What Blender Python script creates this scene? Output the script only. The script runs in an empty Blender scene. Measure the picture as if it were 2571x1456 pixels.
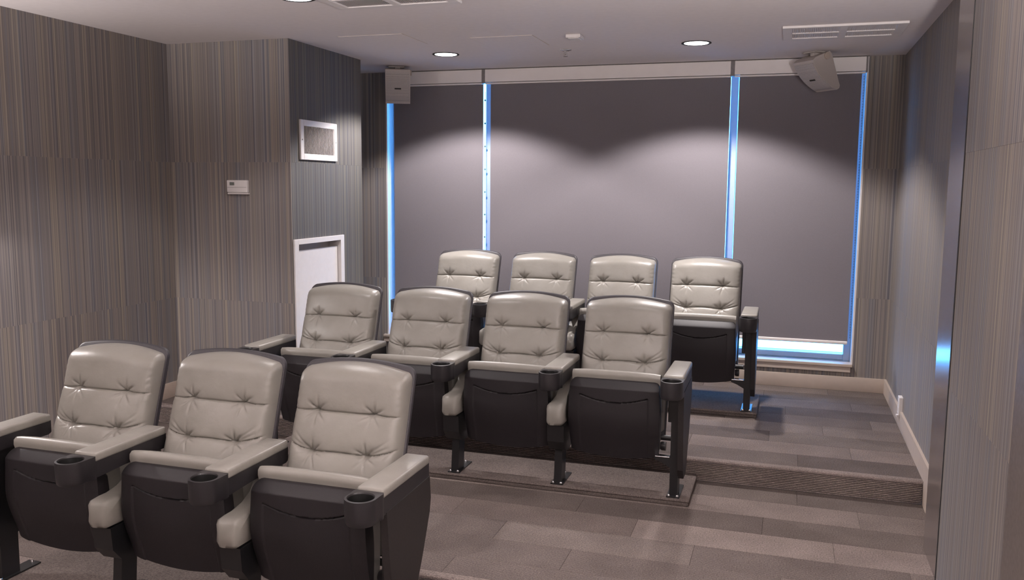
import bpy, bmesh, math, random
from mathutils import Vector, Matrix
random.seed(7)
sc = bpy.context.scene
COL = sc.collection
PI = math.pi

# ------------------------------------------------------------------ camera
CAM = Vector((-0.747, 0.0, 1.5246))
RGT = Vector((0.95273529, 0.30369173, 0.00817289))
UPV = Vector((-0.04401323, 0.1113592, 0.9928051))
FWD = Vector((-0.30059658, 0.94624017, -0.11946229))
cd = bpy.data.cameras.new('camera')
cam = bpy.data.objects.new('camera', cd)
COL.objects.link(cam)
cam.matrix_world = Matrix((
    (RGT.x, UPV.x, -FWD.x, CAM.x),
    (RGT.y, UPV.y, -FWD.y, CAM.y),
    (RGT.z, UPV.z, -FWD.z, CAM.z),
    (0, 0, 0, 1)))
cd.sensor_fit = 'HORIZONTAL'
cd.sensor_width = 36.0
cd.lens = 36.0 * 2177.07 / 2571.0
cd.clip_start = 0.05
sc.camera = cam

# ------------------------------------------------------------------ world, exposure
w = bpy.data.worlds.new('daylight_sky')
sc.world = w
w.use_nodes = True
bg = w.node_tree.nodes['Background']
bg.inputs['Color'].default_value = (0.09, 0.40, 1.0, 1)
bg.inputs['Strength'].default_value = 17.0
sc.view_settings.view_transform = 'Standard'
sc.view_settings.look = 'None'
sc.view_settings.exposure = 0.0
sc.view_settings.gamma = 1.0
sc.view_settings.use_curve_mapping = False

XL_, XN_ = -4.912, -0.087
LAMP_COL = (1.0, 0.925, 0.91)
# (x, y, watts) of the recessed downlights; last three unseen, added for ceiling brightness
DOWNLIGHTS = [(-3.20, 6.07, 235), (-1.385, 6.02, 245), (-3.215, 4.06, 60), (-1.40, 4.06, 34),
              (-3.2, 2.05, 12), (-1.4, 2.05, 16)]
# (wall x, y, facing, watts up, watts down) of the unseen sconces added as ceiling fill
FILL_SCONCES = [(XL_, 3.25, 1, 16, 55), (XL_, 0.65, 1, 430, 6), (XN_, 1.75, -1, 470, 30), (XN_, -0.35, -1, 480, 20)]

# ------------------------------------------------------------------ room numbers (metres)
YB = 6.919      # back wall
H = 2.479       # ceiling
XL = -4.912     # left wall
YF = -1.8       # wall behind the camera
XP, Y1, Y2 = -3.951, 5.151, 6.174     # pillar right face, front, rear
YR3, YR2 = 4.848, 3.25                # risers
Z3, Z2, Z1 = 0.0, -0.124, -0.224      # tier floors
PH = 0.037                            # platform height
XN = -0.087                           # near part of right wall
SEAMS = (-0.249, 0.7096, 1.6685)
# ------------------------------------------------------------------ helpers
def link(name, me, parent=None):
    o = bpy.data.objects.new(name, me)
    COL.objects.link(o)
    if parent is not None:
        o.parent = parent
    return o

def tag(o, label=None, cat=None, group=None, kind=None):
    if label: o['label'] = label
    if cat: o['category'] = cat
    if group: o['group'] = group
    if kind: o['kind'] = kind
    return o

def empty(name, loc, rz=0.0, label=None, cat=None, group=None, kind=None):
    o = bpy.data.objects.new(name, None)
    COL.objects.link(o)
    o.empty_display_size = 0.1
    o.location = loc
    o.rotation_euler = (0, 0, rz)
    return tag(o, label, cat, group, kind)

def to_mesh(bm, name, mat, smooth=None):
    bmesh.ops.recalc_face_normals(bm, faces=bm.faces[:])
    me = bpy.data.meshes.new(name)
    bm.to_mesh(me)
    bm.free()
    if mat is not None:
        me.materials.append(mat)
    if smooth is not None:
        for p in me.polygons:
            p.use_smooth = True
        if smooth < 180:
            me.set_sharp_from_angle(angle=math.radians(smooth))
    return me

def obj(name, bm, mat, parent=None, smooth=None):
    return link(name, to_mesh(bm, name, mat, smooth), parent)

def add_box(bm, x0, x1, y0, y1, z0, z1, bevel=0.0, seg=2):
    m = Matrix.Translation(((x0+x1)/2, (y0+y1)/2, (z0+z1)/2)) @ Matrix.Diagonal((abs(x1-x0), abs(y1-y0), abs(z1-z0), 1))
    r = bmesh.ops.create_cube(bm, size=1.0, matrix=m)
    if bevel > 0:
        vs = set(r['verts'])
        es = [e for e in bm.edges if e.verts[0] in vs and e.verts[1] in vs]
        bmesh.ops.bevel(bm, geom=es, offset=bevel, segments=seg, profile=0.5, affect='EDGES')
    return bm

def box(x0, x1, y0, y1, z0, z1, bevel=0.0, seg=2):
    return add_box(bmesh.new(), x0, x1, y0, y1, z0, z1, bevel, seg)

def add_extrude(bm, pts, axis, a0, a1):
    """polygon pts (2d) extruded along axis between a0 and a1"""
    def P(p, a):
        if axis == 'x': return (a, p[0], p[1])
        if axis == 'y': return (p[0], a, p[1])
        return (p[0], p[1], a)
    v0 = [bm.verts.new(P(p, a0)) for p in pts]
    v1 = [bm.verts.new(P(p, a1)) for p in pts]
    n = len(pts)
    bm.faces.new(v0)
    bm.faces.new(v1[::-1])
    for i in range(n):
        bm.faces.new((v0[i], v0[(i+1) % n], v1[(i+1) % n], v1[i]))
    return bm

def extrude(pts, axis, a0, a1, bevel=0.0, seg=2):
    bm = add_extrude(bmesh.new(), pts, axis, a0, a1)
    if bevel > 0:
        bmesh.ops.bevel(bm, geom=[e for e in bm.edges if len(e.link_faces) == 2 and e.calc_face_angle(0) > 0.6], offset=bevel, segments=seg, profile=0.5, affect='EDGES')
    return bm

def add_lathe(bm, prof, c=(0, 0, 0), n=32, axis='z'):
    rings = []
    for r, h in prof:
        ring = []
        for i in range(n):
            a = 2*PI*i/n
            p = (r*math.cos(a), r*math.sin(a), h)
            if axis == 'x': p = (p[2], p[0], p[1])
            if axis == 'y': p = (p[0], p[2], p[1])
            ring.append(bm.verts.new((p[0]+c[0], p[1]+c[1], p[2]+c[2])))
        rings.append(ring)
    for a, b in zip(rings, rings[1:]):
        for i in range(n):
            bm.faces.new((a[i], a[(i+1) % n], b[(i+1) % n], b[i]))
    if prof[0][0] > 1e-4: bm.faces.new(rings[0][::-1])
    if prof[-1][0] > 1e-4: bm.faces.new(rings[-1])
    bmesh.ops.remove_doubles(bm, verts=bm.verts[:], dist=1e-5)
    return bm

def lathe(prof, c=(0, 0, 0), n=32, axis='z'):
    return add_lathe(bmesh.new(), prof, c, n, axis)

def copy_tree(o, parent=None):
    c = o.copy()
    COL.objects.link(c)
    c.parent = parent
    for ch in list(o.children):
        copy_tree(ch, c)
    return c

def sstep(a, b, x):
    t = min(1.0, max(0.0, (x-a)/(b-a)))
    return t*t*(3-2*t)

# ------------------------------------------------------------------ materials
def srgb(r, g, b):
    f = lambda c: (c/255/12.92) if c/255 <= 0.04045 else ((c/255+0.055)/1.055)**2.4
    return (f(r), f(g), f(b), 1.0)

class NT:
    def __init__(self, name):
        self.m = bpy.data.materials.new(name)
        self.m.use_nodes = True
        self.t = self.m.node_tree
        self.b = self.t.nodes['Principled BSDF']
    def n(self, typ, **kw):
        nd = self.t.nodes.new(typ)
        for k, v in kw.items():
            if k.startswith('i_'):
                nd.inputs[k[2:].replace('_', ' ')].default_value = v
            else:
                setattr(nd, k, v)
        return nd
    def l(self, a, b):
        self.t.links.new(a, b)
    def val(self, x):
        return x
    def math(self, op, a, b=0.0):
        nd = self.t.nodes.new('ShaderNodeMath')
        nd.operation = op
        for i, s in enumerate((a, b)):
            if isinstance(s, (int, float)): nd.inputs[i].default_value = s
            else: self.l(s, nd.inputs[i])
        return nd.outputs[0]
    def mix(self, fac, a, b, mode='MIX'):
        nd = self.t.nodes.new('ShaderNodeMix')
        nd.data_type = 'RGBA'
        nd.blend_type = mode
        for s, k in ((fac, 0), (a, 6), (b, 7)):
            if isinstance(s, (int, float)): nd.inputs[k].default_value = s
            elif isinstance(s, tuple): nd.inputs[k].default_value = s
            else: self.l(s, nd.inputs[k])
        return nd.outputs[2]
    def ramp(self, fac, stops, interp='LINEAR'):
        nd = self.t.nodes.new('ShaderNodeValToRGB')
        cr = nd.color_ramp
        cr.interpolation = interp
        while len(cr.elements) < len(stops): cr.elements.new(0.5)
        for e, (p, c) in zip(cr.elements, stops):
            e.position = p
            e.color = c
        self.l(fac, nd.inputs[0])
        return nd.outputs[0]
    def noise(self, vec, scale, detail=2.0, rough=0.5, dim='3D', w=None):
        nd = self.t.nodes.new('ShaderNodeTexNoise')
        nd.noise_dimensions = dim
        nd.inputs['Scale'].default_value = scale
        nd.inputs['Detail'].default_value = detail
        nd.inputs['Roughness'].default_value = rough
        if vec is not None: self.l(vec, nd.inputs['Vector'])
        if w is not None: self.l(w, nd.inputs['W'])
        return nd.outputs['Fac']
    def obcoord(self):
        return self.n('ShaderNodeTexCoord').outputs['Object']
    def bump(self, h, strength, dist):
        nd = self.t.nodes.new('ShaderNodeBump')
        nd.inputs['Strength'].default_value = strength
        nd.inputs['Distance'].default_value = dist
        self.l(h, nd.inputs['Height'])
        self.l(nd.outputs[0], self.b.inputs['Normal'])
    def base(self, c):
        if isinstance(c, tuple): self.b.inputs['Base Color'].default_value = c
        else: self.l(c, self.b.inputs['Base Color'])
    def set(self, rough=0.5, metal=0.0, spec=0.5):
        self.b.inputs['Roughness'].default_value = rough
        self.b.inputs['Metallic'].default_value = metal
        self.b.inputs['Specular IOR Level'].default_value = spec

def plain(name, col, rough=0.5, metal=0.0, spec=0.5, nscale=60.0, namt=0.12, bump=0.0):
    t = NT(name)
    co = t.obcoord()
    nz = t.noise(co, nscale, 3.0)
    a = tuple(c*(1-namt) for c in col[:3]) + (1,)
    b = tuple(min(1, c*(1+namt)) for c in col[:3]) + (1,)
    t.base(t.ramp(nz, [(0.3, a), (0.7, b)]))
    t.set(rough, metal, spec)
    if bump: t.bump(nz, bump, 0.002)
    return t.m

M = {}
M['ceiling'] = plain('ceiling_paint', (0.75, 0.70, 0.695, 1), 0.85, spec=0.2, nscale=25, namt=0.02)
M['white'] = plain('white_paint', (0.74, 0.71, 0.70, 1), 0.4, nscale=30, namt=0.02)
M['white_matt'] = plain('white_matt_paint', (0.70, 0.66, 0.65, 1), 0.6, nscale=30, namt=0.02)
M['trim'] = plain('beige_trim_paint', (0.50, 0.42, 0.36, 1), 0.45, nscale=20, namt=0.03)
M['fascia'] = plain('fascia_enamel', (0.88, 0.83, 0.81, 1), 0.4, nscale=10, namt=0.02)
M['grey_cap'] = plain('grey_plastic', (0.22, 0.20, 0.20, 1), 0.5)
M['charcoal'] = plain('charcoal_plastic', (0.017, 0.0145, 0.0165, 1), 0.5, spec=0.4, nscale=400, namt=0.25, bump=0.12)
M['charcoal_smooth'] = plain('smooth_charcoal_plastic', (0.020, 0.018, 0.020, 1), 0.38, nscale=200, namt=0.1)
M['shell'] = plain('seat_back_shell_plastic', (0.040, 0.036, 0.042, 1), 0.5, nscale=300, namt=0.2, bump=0.1)
M['black_metal'] = plain('black_gloss_steel', (0.009, 0.009, 0.010, 1), 0.36, spec=0.6, namt=0.05)
M['panel_board'] = plain('dark_end_panel', (0.019, 0.0155, 0.0155, 1), 0.5, nscale=120, namt=0.2)
M['chrome'] = plain('chrome', (0.75, 0.75, 0.77, 1), 0.15, metal=1.0, namt=0.02)
M['steel'] = plain('satin_steel', (0.30, 0.26, 0.245, 1), 0.22, metal=0.6, nscale=15, namt=0.03)
M['register_back'] = plain('register_damper', (0.50, 0.47, 0.46, 1), 0.5)
M['well'] = plain('cup_well_shade', (0.004, 0.004, 0.004, 1), 0.6, spec=0.2)  # near-black cup interior, stands in for the deep shade of the well
M['brown_trim'] = plain('brown_satin_enamel', (0.15, 0.125, 0.115, 1), 0.5)
M['dark_gap'] = plain('dark_joint', (0.02, 0.018, 0.018, 1), 0.8)
M['speaker'] = plain('speaker_cabinet', (0.50, 0.45, 0.42, 1), 0.55, nscale=200, namt=0.04)
M['frame_alu'] = plain('window_frame_enamel', (0.46, 0.53, 0.62, 1), 0.35, namt=0.02)
M['plaster'] = plain('wall_substrate', (0.30, 0.27, 0.26, 1), 0.8)
M['display'] = plain('lcd_display', (0.16, 0.17, 0.16, 1), 0.25)
M['ledge'] = plain('outside_ledge_concrete', (0.35, 0.36, 0.38, 1), 0.8, nscale=8)

def mat_grille():
    t = NT('perforated_speaker_grille')
    co = t.obcoord()
    vo = t.n('ShaderNodeTexVoronoi', i_Scale=210.0, i_Randomness=0.15)
    t.l(co, vo.inputs['Vector'])
    t.base(t.ramp(vo.outputs['Distance'], [(0.25, (0.22, 0.20, 0.19, 1)), (0.42, (0.48, 0.44, 0.42, 1))]))
    t.set(0.55)
    return t.m
M['grille'] = mat_grille()

def mat_leather():
    t = NT('grey_leather')
    co = t.obcoord()
    n1 = t.noise(co, 9.0, 3.0)
    n2 = t.noise(co, 420.0, 2.0)
    t.base(t.ramp(n1, [(0.3, (0.238, 0.224, 0.200, 1)), (0.7, (0.276, 0.260, 0.234, 1))]))
    t.set(0.36, spec=0.5)
    rr = t.n('ShaderNodeMapRange')
    rr.inputs['To Min'].default_value = 0.30
    rr.inputs['To Max'].default_value = 0.44
    t.l(n1, rr.inputs['Value'])
    t.l(rr.outputs[0], t.b.inputs['Roughness'])
    t.bump(t.math('ADD', t.math('MULTIPLY', n2, 0.25), t.noise(co, 30.0, 3.0)), 0.25, 0.004)
    return t.m
M['leather'] = mat_leather()

def mat_wallpaper(name, gain):
    """vertical thread-like streaks; every course of the covering has its own streaks"""
    t = NT(name)
    co = t.obcoord()
    sp = t.n('ShaderNodeSeparateXYZ')
    t.l(co, sp.inputs[0])
    s = t.math('ADD', sp.outputs[0], sp.outputs[1])
    rnd = t.n('ShaderNodeObjectInfo').outputs['Random']
    s = t.math('ADD', s, t.math('MULTIPLY', rnd, 37.0))
    def vor(freq, off):
        nd = t.n('ShaderNodeTexVoronoi', voronoi_dimensions='1D', i_Scale=freq)
        nd.inputs['Randomness'].default_value = 1.0
        t.l(t.math('ADD', s, off), nd.inputs['W'])
        se = t.n('ShaderNodeSeparateColor')
        t.l(nd.outputs['Color'], se.inputs[0])
        return se.outputs
    broad = vor(5.0, 3.1)
    mid = vor(60.0, 11.7)
    fine = t.noise(None, 140.0, 2.5, 0.6, '1D', s)
    fine2 = t.noise(None, 55.0, 2.0, 0.6, '1D', t.math('ADD', s, 51.0))
    # hue: grey / ochre / blue grey
    cA = t.ramp(mid[0], [(0.0, (0.160, 0.145, 0.140, 1)), (0.34, (0.180, 0.163, 0.157, 1)), (0.58, (0.208, 0.186, 0.160, 1)),
                         (0.70, (0.168, 0.156, 0.155, 1)), (0.82, (0.146, 0.146, 0.160, 1))], 'CONSTANT')
    cB = t.ramp(broad[1], [(0.0, (0.172, 0.157, 0.150, 1)), (0.45, (0.152, 0.149, 0.158, 1)), (0.75, (0.196, 0.176, 0.156, 1))], 'CONSTANT')
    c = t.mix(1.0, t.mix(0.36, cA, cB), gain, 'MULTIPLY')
    k = t.ramp(fine, [(0.26, (0.66, 0.66, 0.68, 1)), (0.5, (1, 1, 1, 1)), (0.76, (1.36, 1.34, 1.28, 1))])
    c = t.mix(1.0, c, k, 'MULTIPLY')
    k2 = t.ramp(fine2, [(0.32, (0.72, 0.73, 0.79, 1)), (0.68, (1.24, 1.22, 1.12, 1))])
    c = t.mix(1.0, c, k2, 'MULTIPLY')
    t.base(c)
    t.set(0.75, spec=0.25)
    t.bump(fine, 0.08, 0.001)
    return t.m
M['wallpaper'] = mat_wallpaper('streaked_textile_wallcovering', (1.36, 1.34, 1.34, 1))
M['wallpaper_blue_dimmed'] = mat_wallpaper('dimmed_blue_grey_wallcovering', (0.76, 0.80, 0.83, 1))  # pillar side: blue-grey tone, also darkened in colour to offset the nearby downlight

def mat_blind():
    t = NT('grey_blackout_blind_fabric')
    co = t.obcoord()
    n1 = t.noise(co, 700.0, 2.0)
    n2 = t.noise(co, 1.2, 1.0)
    a = t.ramp(n1, [(0.3, (0.190, 0.176, 0.192, 1)), (0.7, (0.232, 0.215, 0.236, 1))])
    t.base(t.mix(0.06, a, t.ramp(n2, [(0.3, (0.14, 0.12, 0.13, 1)), (0.7, (0.27, 0.23, 0.25, 1))])))
    t.set(0.8, spec=0.2)
    return t.m
M['blind'] = mat_blind()

def mat_carpet(name, mul, rib):
    t = NT(name)
    co = t.obcoord()
    sp = t.n('ShaderNodeSeparateXYZ')
    t.l(co, sp.inputs[0])
    rnd = t.n('ShaderNodeObjectInfo').outputs['Random']
    n1 = t.noise(co, 150.0, 3.0, 0.7)
    n2 = t.noise(co, 5.0, 3.0)
    base = t.ramp(rnd, [(0.0, (0.108*mul, 0.089*mul, 0.082*mul, 1)), (0.5, (0.128*mul, 0.106*mul, 0.098*mul, 1)), (1.0, (0.150*mul, 0.125*mul, 0.114*mul, 1))])
    c = t.mix(1.0, base, t.ramp(n1, [(0.25, (0.45, 0.45, 0.47, 1)), (0.75, (1.55, 1.53, 1.50, 1))]), 'MULTIPLY')
    c = t.mix(1.0, c, t.ramp(n2, [(0.3, (0.88, 0.88, 0.88, 1)), (0.7, (1.1, 1.1, 1.1, 1))]), 'MULTIPLY')
    wv = t.math('SINE', t.math('MULTIPLY', sp.outputs[1], 2*PI/0.0095))
    wf = t.math('ADD', t.math('MULTIPLY', wv, 0.5), 0.5)
    if rib:
        c = t.mix(rib, c, t.mix(1.0, c, t.ramp(wf, [(0.0, (0.55, 0.55, 0.56, 1)), (1.0, (1.2, 1.2, 1.2, 1))]), 'MULTIPLY'))
    t.base(c)
    t.set(0.95, spec=0.08)
    t.bump(t.math('ADD', n1, t.math('MULTIPLY', wf, rib)), 0.5, 0.003)
    return t.m
M['carpet_light'] = mat_carpet('light_taupe_carpet', 1.65, 0.35)
M['carpet_mid'] = mat_carpet('taupe_carpet', 1.22, 0.35)
M['carpet_dark'] = mat_carpet('dark_taupe_carpet', 0.92, 0.0)
M['carpet_rib'] = mat_carpet('ribbed_carpet', 1.3, 0.6)
M['carpet_riser'] = mat_carpet('riser_carpet', 1.9, 0.0)
M['subfloor'] = plain('carpet_joint', (0.05, 0.042, 0.04, 1), 0.95)

def mat_emit(name, col, s):
    t = NT(name)
    t.base((0.8, 0.8, 0.8, 1))
    t.b.inputs['Emission Color'].default_value = col
    t.b.inputs['Emission Strength'].default_value = s
    return t.m
M['lens'] = mat_emit('lamp_lens', (1, 0.96, 0.95, 1), 6.0)

def mat_glass():
    t = NT('window_glass')
    nt = t.t
    out = nt.nodes['Material Output']
    tr = t.n('ShaderNodeBsdfTransparent')
    tr.inputs[0].default_value = (0.93, 0.97, 0.98, 1)
    gl = t.n('ShaderNodeBsdfGlossy')
    gl.inputs['Roughness'].default_value = 0.02
    fr = t.n('ShaderNodeFresnel')
    fr.inputs[0].default_value = 1.45
    mx = t.n('ShaderNodeMixShader')
    t.l(fr.outputs[0], mx.inputs[0])
    t.l(tr.outputs[0], mx.inputs[1])
    t.l(gl.outputs[0], mx.inputs[2])
    t.l(mx.outputs[0], out.inputs[0])
    return t.m
M['glass'] = mat_glass()

# ------------------------------------------------------------------ the shell of the room
def cells(a0, a1, b0, b1, holes):
    """rectangle minus holes, as a list of rectangles"""
    A = sorted({a0, a1, *[min(max(h[i], a0), a1) for h in holes for i in (0, 1)]})
    B = sorted({b0, b1, *[min(max(h[i], b0), b1) for h in holes for i in (2, 3)]})
    out = []
    for x0, x1 in zip(A, A[1:]):
        run = None
        for z0, z1 in zip(B, B[1:]):
            cx, cz = (x0+x1)/2, (z0+z1)/2
            inside = any(h[0] < cx < h[1] and h[2] < cz < h[3] for h in holes)
            if inside:
                if run: out.append((x0, x1, *run)); run = None
            else:
                run = (run[0], z1) if run else (z0, z1)
        if run: out.append((x0, x1, *run))
    return out

def wall(name, axis, pos, a0, a1, z0, z1, thick, holes=(), course=True, paper='wallpaper'):
    """wall whose room face is at pos; thick is signed, away from the room"""
    bm = bmesh.new()
    s = 1 if thick > 0 else -1
    skin = 0.006
    for (p0, p1, q0, q1) in cells(a0, a1, z0, z1, list(holes)):
        n0, n1 = sorted((pos + s*skin, pos + thick))
        if axis == 'y': add_box(bm, p0, p1, n0, n1, q0, q1)
        else: add_box(bm, n0, n1, p0, p1, q0, q1)
    o = obj(name, bm, M['plaster'])
    tag(o, kind='structure')
    if course:
        zs = [z0] + [q for q in SEAMS if z0 < q < z1] + [z1]
        for k, (q0, q1) in enumerate(zip(zs, zs[1:])):
            bm = bmesh.new()
            off = 0.0004*(k % 2)
            for (p0, p1, r0, r1) in cells(a0, a1, q0 + 0.0002, q1 - 0.0002, list(holes)):
                n0, n1 = sorted((pos + s*off, pos + s*skin))
                if axis == 'y': add_box(bm, p0, p1, n0, n1, r0, r1)
                else: add_box(bm, n0, n1, p0, p1, r0, r1)
            obj('wallcovering_panel', bm, M[paper], o)
    return o

WX0, WX1, WZ0, WZ1 = -4.10, -0.243, 0.205, 2.475     # window opening
wall('wall_back', 'y', YB, XL, 0.0, Z3, H, 0.22, [(WX0, WX1, WZ0, WZ1)])
wall('wall_left', 'x', XL, YF, YB + 0.22, Z1, H, -0.12)
AP = (5.175, 5.842, 0.30, 1.132)     # access panel hole in the pillar face (y0,y1,z0,z1)
wall('wall_pillar_front', 'y', Y1, XL, XP, Z3, H, 0.0064)
wall('wall_pillar_side', 'x', XP, Y1 + 0.0066, Y2, Z3, H, -0.10, [AP], paper='wallpaper_blue_dimmed')
wall('wall_pillar_rear', 'y', Y2 - 0.002, XL, XP - 0.101, Z3, H, -0.10, course=False)
wall('wall_right', 'x', 0.0, 4.20, YB + 0.22, Z2, H, 0.12)
wall('wall_right_near', 'x', XN, YF, 3.886, Z1, H, 0.2)
wall('wall_front', 'y', YF, XL, 0.0, Z1, H, -0.12)

o = obj('ceiling', box(XL - 0.1, 0.12, YF - 0.1, YB + 0.22, H, H + 0.12), M['ceiling'])
tag(o, kind='structure')

# satin steel end piece between the near and the far part of the right wall
o = obj('trim_1', box(XN - 0.002, 0.10, 3.892, 4.235, Z2, H, 0.003), M['steel'])
tag(o, 'satin steel corner cladding beside right wall', kind='structure')
o = obj('trim_2', box(XN - 0.014, XN + 0.05, 2.45, 2.79, Z1, H, 0.003), M['brown_trim'])
tag(o, 'brown metal upright at the right edge', kind='structure')
o = obj('trim_3', box(XN - 0.003, 0.05, 3.8845, 3.8955, Z2, H), M['dark_gap'])
tag(o, 'dark joint beside steel cladding', kind='structure')

# ------------------------------------------------------------------ floors with carpet planks
PW, PL = 0.2286, 0.914
def tier(name, y0, y1, zt, x0, x1, nose, tones, start_from_riser):
    """carpeted tier; returns the structure object. planks are children"""
    o = obj(name, box(x0 - 0.1, x1 + 0.1, y0 - (0.1 if y0 == YF else -0.04), y1 + (0.2 if y1 == YB else 0.0), -0.6, zt - 0.004), M['subfloor'])
    tag(o, kind='structure')
    cache = {}
    ys = []
    if start_from_riser == 'low':      # rows counted from the front edge upwards
        y = y0 + nose
        while y < y1 - 0.01:
            ys.append((y, min(y + PW, y1)))
            y += PW
    else:                              # rows counted from the riser behind, towards the viewer
        y = y1
        while y > y0 + nose + 0.01:
            ys.append((max(y - PW, y0 + nose), y))
            y -= PW
    for r, (a, b) in enumerate(ys):
        off = [0.30, 0.62, 0.12, 0.47, 0.80, 0.22, 0.70, 0.05, 0.55][r % 9] * PL
        x = x1 + off - PL
        x = x1
        first = PL - off
        while x > x0 + 0.005:
            L = first if first else PL
            first = 0
            xa = max(x0, x - L)
            tone = tones[r % len(tones)]
            if random.random() < 0.18:
                tone = random.choice(['light', 'mid', 'dark', 'rib'])
            key = (round(x - xa, 3), round(b - a, 3), tone)
            if key not in cache:
                w2, d2 = (x - xa)/2 - 0.0004, (b - a)/2 - 0.0009
                cache[key] = to_mesh(box(-w2, w2, -d2, d2, -0.006, 0.0, 0.0012, 1), 'carpet_plank', M['carpet_' + tone])
            p = link('carpet_plank', cache[key], o)
            p.location = ((x + xa)/2, (a + b)/2, zt - 0.0003*random.random())
            x = xa
    return o

T3 = ['dark', 'light', 'dark', 'mid', 'mid', 'dark', 'mid', 'dark', 'mid']
T2 = ['dark', 'light', 'dark', 'light', 'rib', 'mid', 'rib', 'mid']
f3 = tier('floor_upper', YR3, YB, Z3, XL, 0.0, 0.045, T3, 'low')
f2 = tier('floor_middle', YR2, YR3, Z2, XL, 0.0, 0.045, T2, 'high')
f1 = tier('floor_lower', YF, YR2, Z1, XL, 0.0, 0.0, T2, 'high')

def nosing_and_riser(parent, yr, zt, zb, x0, x1):
    # rounded carpet nosing, then a riser with horizontal ribs
    pts = [(yr + 0.045, zt), (yr + 0.012, zt + 0.001), (yr + 0.002, zt - 0.002), (yr - 0.003, zt - 0.009), (yr - 0.001, zt - 0.017), (yr + 0.045, zt - 0.017)]
    obj('nosing', extrude(pts, 'x', x0, x1), M['carpet_light'], parent, smooth=60)
    bm = bmesh.new()
    n = 11
    top, bot = zt - 0.017, zb
    prof = []
    for i in range(n):
        z0 = top + (bot - top)*i/n
        z1 = top + (bot - top)*(i + 1)/n
        h = z1 - z0
        prof += [(yr + 0.016, z0), (yr + 0.016, z0 + h*0.36), (yr + 0.002, z0 + h*0.44), (yr + 0.002, z0 + h*0.94)]
    prof.append((yr + 0.016, bot))
    prof += [(yr + 0.04, bot), (yr + 0.04, top)]
    obj('riser', add_extrude(bm, prof, 'x', x0, x1), M['carpet_riser'], parent)
nosing_and_riser(f3, YR3, Z3, Z2, XL, -0.016)
nosing_and_riser(f2, YR2, Z2, Z1, XL, XN)

# low carpeted platforms under each row of seats
ROWS = {3: dict(x=-3.091, y=6.3077, z=Z3 + PH, n=4), 2: dict(x=-3.3878, y=4.8596, z=Z2 + PH, n=4), 1: dict(x=-3.6097, y=3.1614, z=Z1 + PH, n=3)}
PITCH = 0.6005
def platform(x0, x1, y0, y1, z0, label):
    e = empty('seat_platform', ((x0 + x1)/2, (y0 + y1)/2, z0), label=label, kind='structure')
    cx, cy = (x0 + x1)/2, (y0 + y1)/2
    o = obj('platform_edge', box(x0 - cx, x1 - cx, y0 - cy, y1 - cy, 0.0, PH*0.60, 0.006), M['carpet_dark'], e)
    o = obj('platform_top', box(x0 - cx - 0.003, x1 - cx + 0.003, y0 - cy - 0.003, y1 - cy, PH*0.5, PH, 0.009, 3), M['carpet_mid'], e, smooth=50)
platform(-3.45, -0.895, 5.856, 6.40, Z3, 'low carpeted platform under the back row of seats')
platform(-3.75, -1.179, 4.408, YR3 + 0.001, Z2, 'low carpeted platform under the middle row of seats')
platform(-3.97, -1.98, 2.71, YR2, Z1, 'low carpeted platform under the front row of seats')

# baseboards
def board(name, bm, label=None):
    return tag(obj(name, bm, M['trim'], smooth=30), label, kind='structure')
board('baseboard_back', box(-4.09, -0.014, YB - 0.015, YB, Z3, 0.108, 0.002))
board('baseboard_pillar', box(XL, XP + 0.014, Y1 - 0.015, Y1, Z3, 0.108, 0.002))
board('baseboard_pillar_side', box(XP, XP + 0.014, Y1, Y2, Z3, 0.108, 0.002))
board('baseboard_left', box(XL, XL + 0.014, YR3, Y1 - 0.015, Z3, 0.108, 0.002))
board('baseboard_left_middle', box(XL, XL + 0.014, YR2, YR3 - 0.005, Z2, Z2 + 0.11, 0.002))
board('baseboard_right', extrude([(4.235, Z2), (YR3 - 0.004, Z2), (YR3 - 0.004, Z3), (YB, Z3), (YB, 0.108), (4.235, 0.108)], 'x', -0.015, 0.0))

# ------------------------------------------------------------------ window in the back wall
win = empty('window_1', (0, YB, 0), label='wide window behind three drawn roller blinds', kind='structure')
def wpart(name, bm, mat, parent=win, smooth=None):
    for v in bm.verts: v.co.y -= YB
    return obj(name, bm, mat, parent, smooth)
GY = YB + 0.15
MULL = (-3.188, -1.187)
wpart('jamb', box(WX0 - 0.001, WX0 + 0.012, YB - 0.001, YB + 0.22, WZ0, WZ1), M['white'])
wpart('jamb', box(WX1 - 0.012, WX1 + 0.001, YB - 0.001, YB + 0.22, WZ0, WZ1), M['white'])
wpart('head', box(WX0, WX1, YB, YB + 0.22, WZ1 - 0.012, WZ1), M['white'])
fx0, fx1 = WX0 + 0.012, WX1 - 0.012
wpart('frame', box(fx0, fx0 + 0.05, GY - 0.03, GY + 0.03, WZ0, WZ1 - 0.012, 0.004), M['frame_alu'])
wpart('frame', box(fx1 - 0.05, fx1, GY - 0.03, GY + 0.03, WZ0, WZ1 - 0.012, 0.004), M['frame_alu'])
wpart('frame', box(fx0 + 0.05, fx1 - 0.05, GY - 0.028, GY + 0.03, WZ0 + 0.005, WZ0 + 0.048, 0.004), M['frame_alu'])
wpart('frame', box(fx0 + 0.05, fx1 - 0.05, GY - 0.028, GY + 0.03, WZ1 - 0.06, WZ1 - 0.012, 0.004), M['frame_alu'])
for mx in MULL:
    wpart('mullion', box(mx - 0.028, mx + 0.028, GY - 0.06, GY + 0.03, WZ0, WZ1 - 0.012, 0.004), M['frame_alu'])
edges = [fx0 + 0.05, *MULL, fx1 - 0.05]
for a, b in zip(edges, edges[1:]):
    wpart('pane', box(a, b, GY - 0.003, GY + 0.003, WZ0 + 0.05, WZ1 - 0.05), M['glass'])
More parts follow.
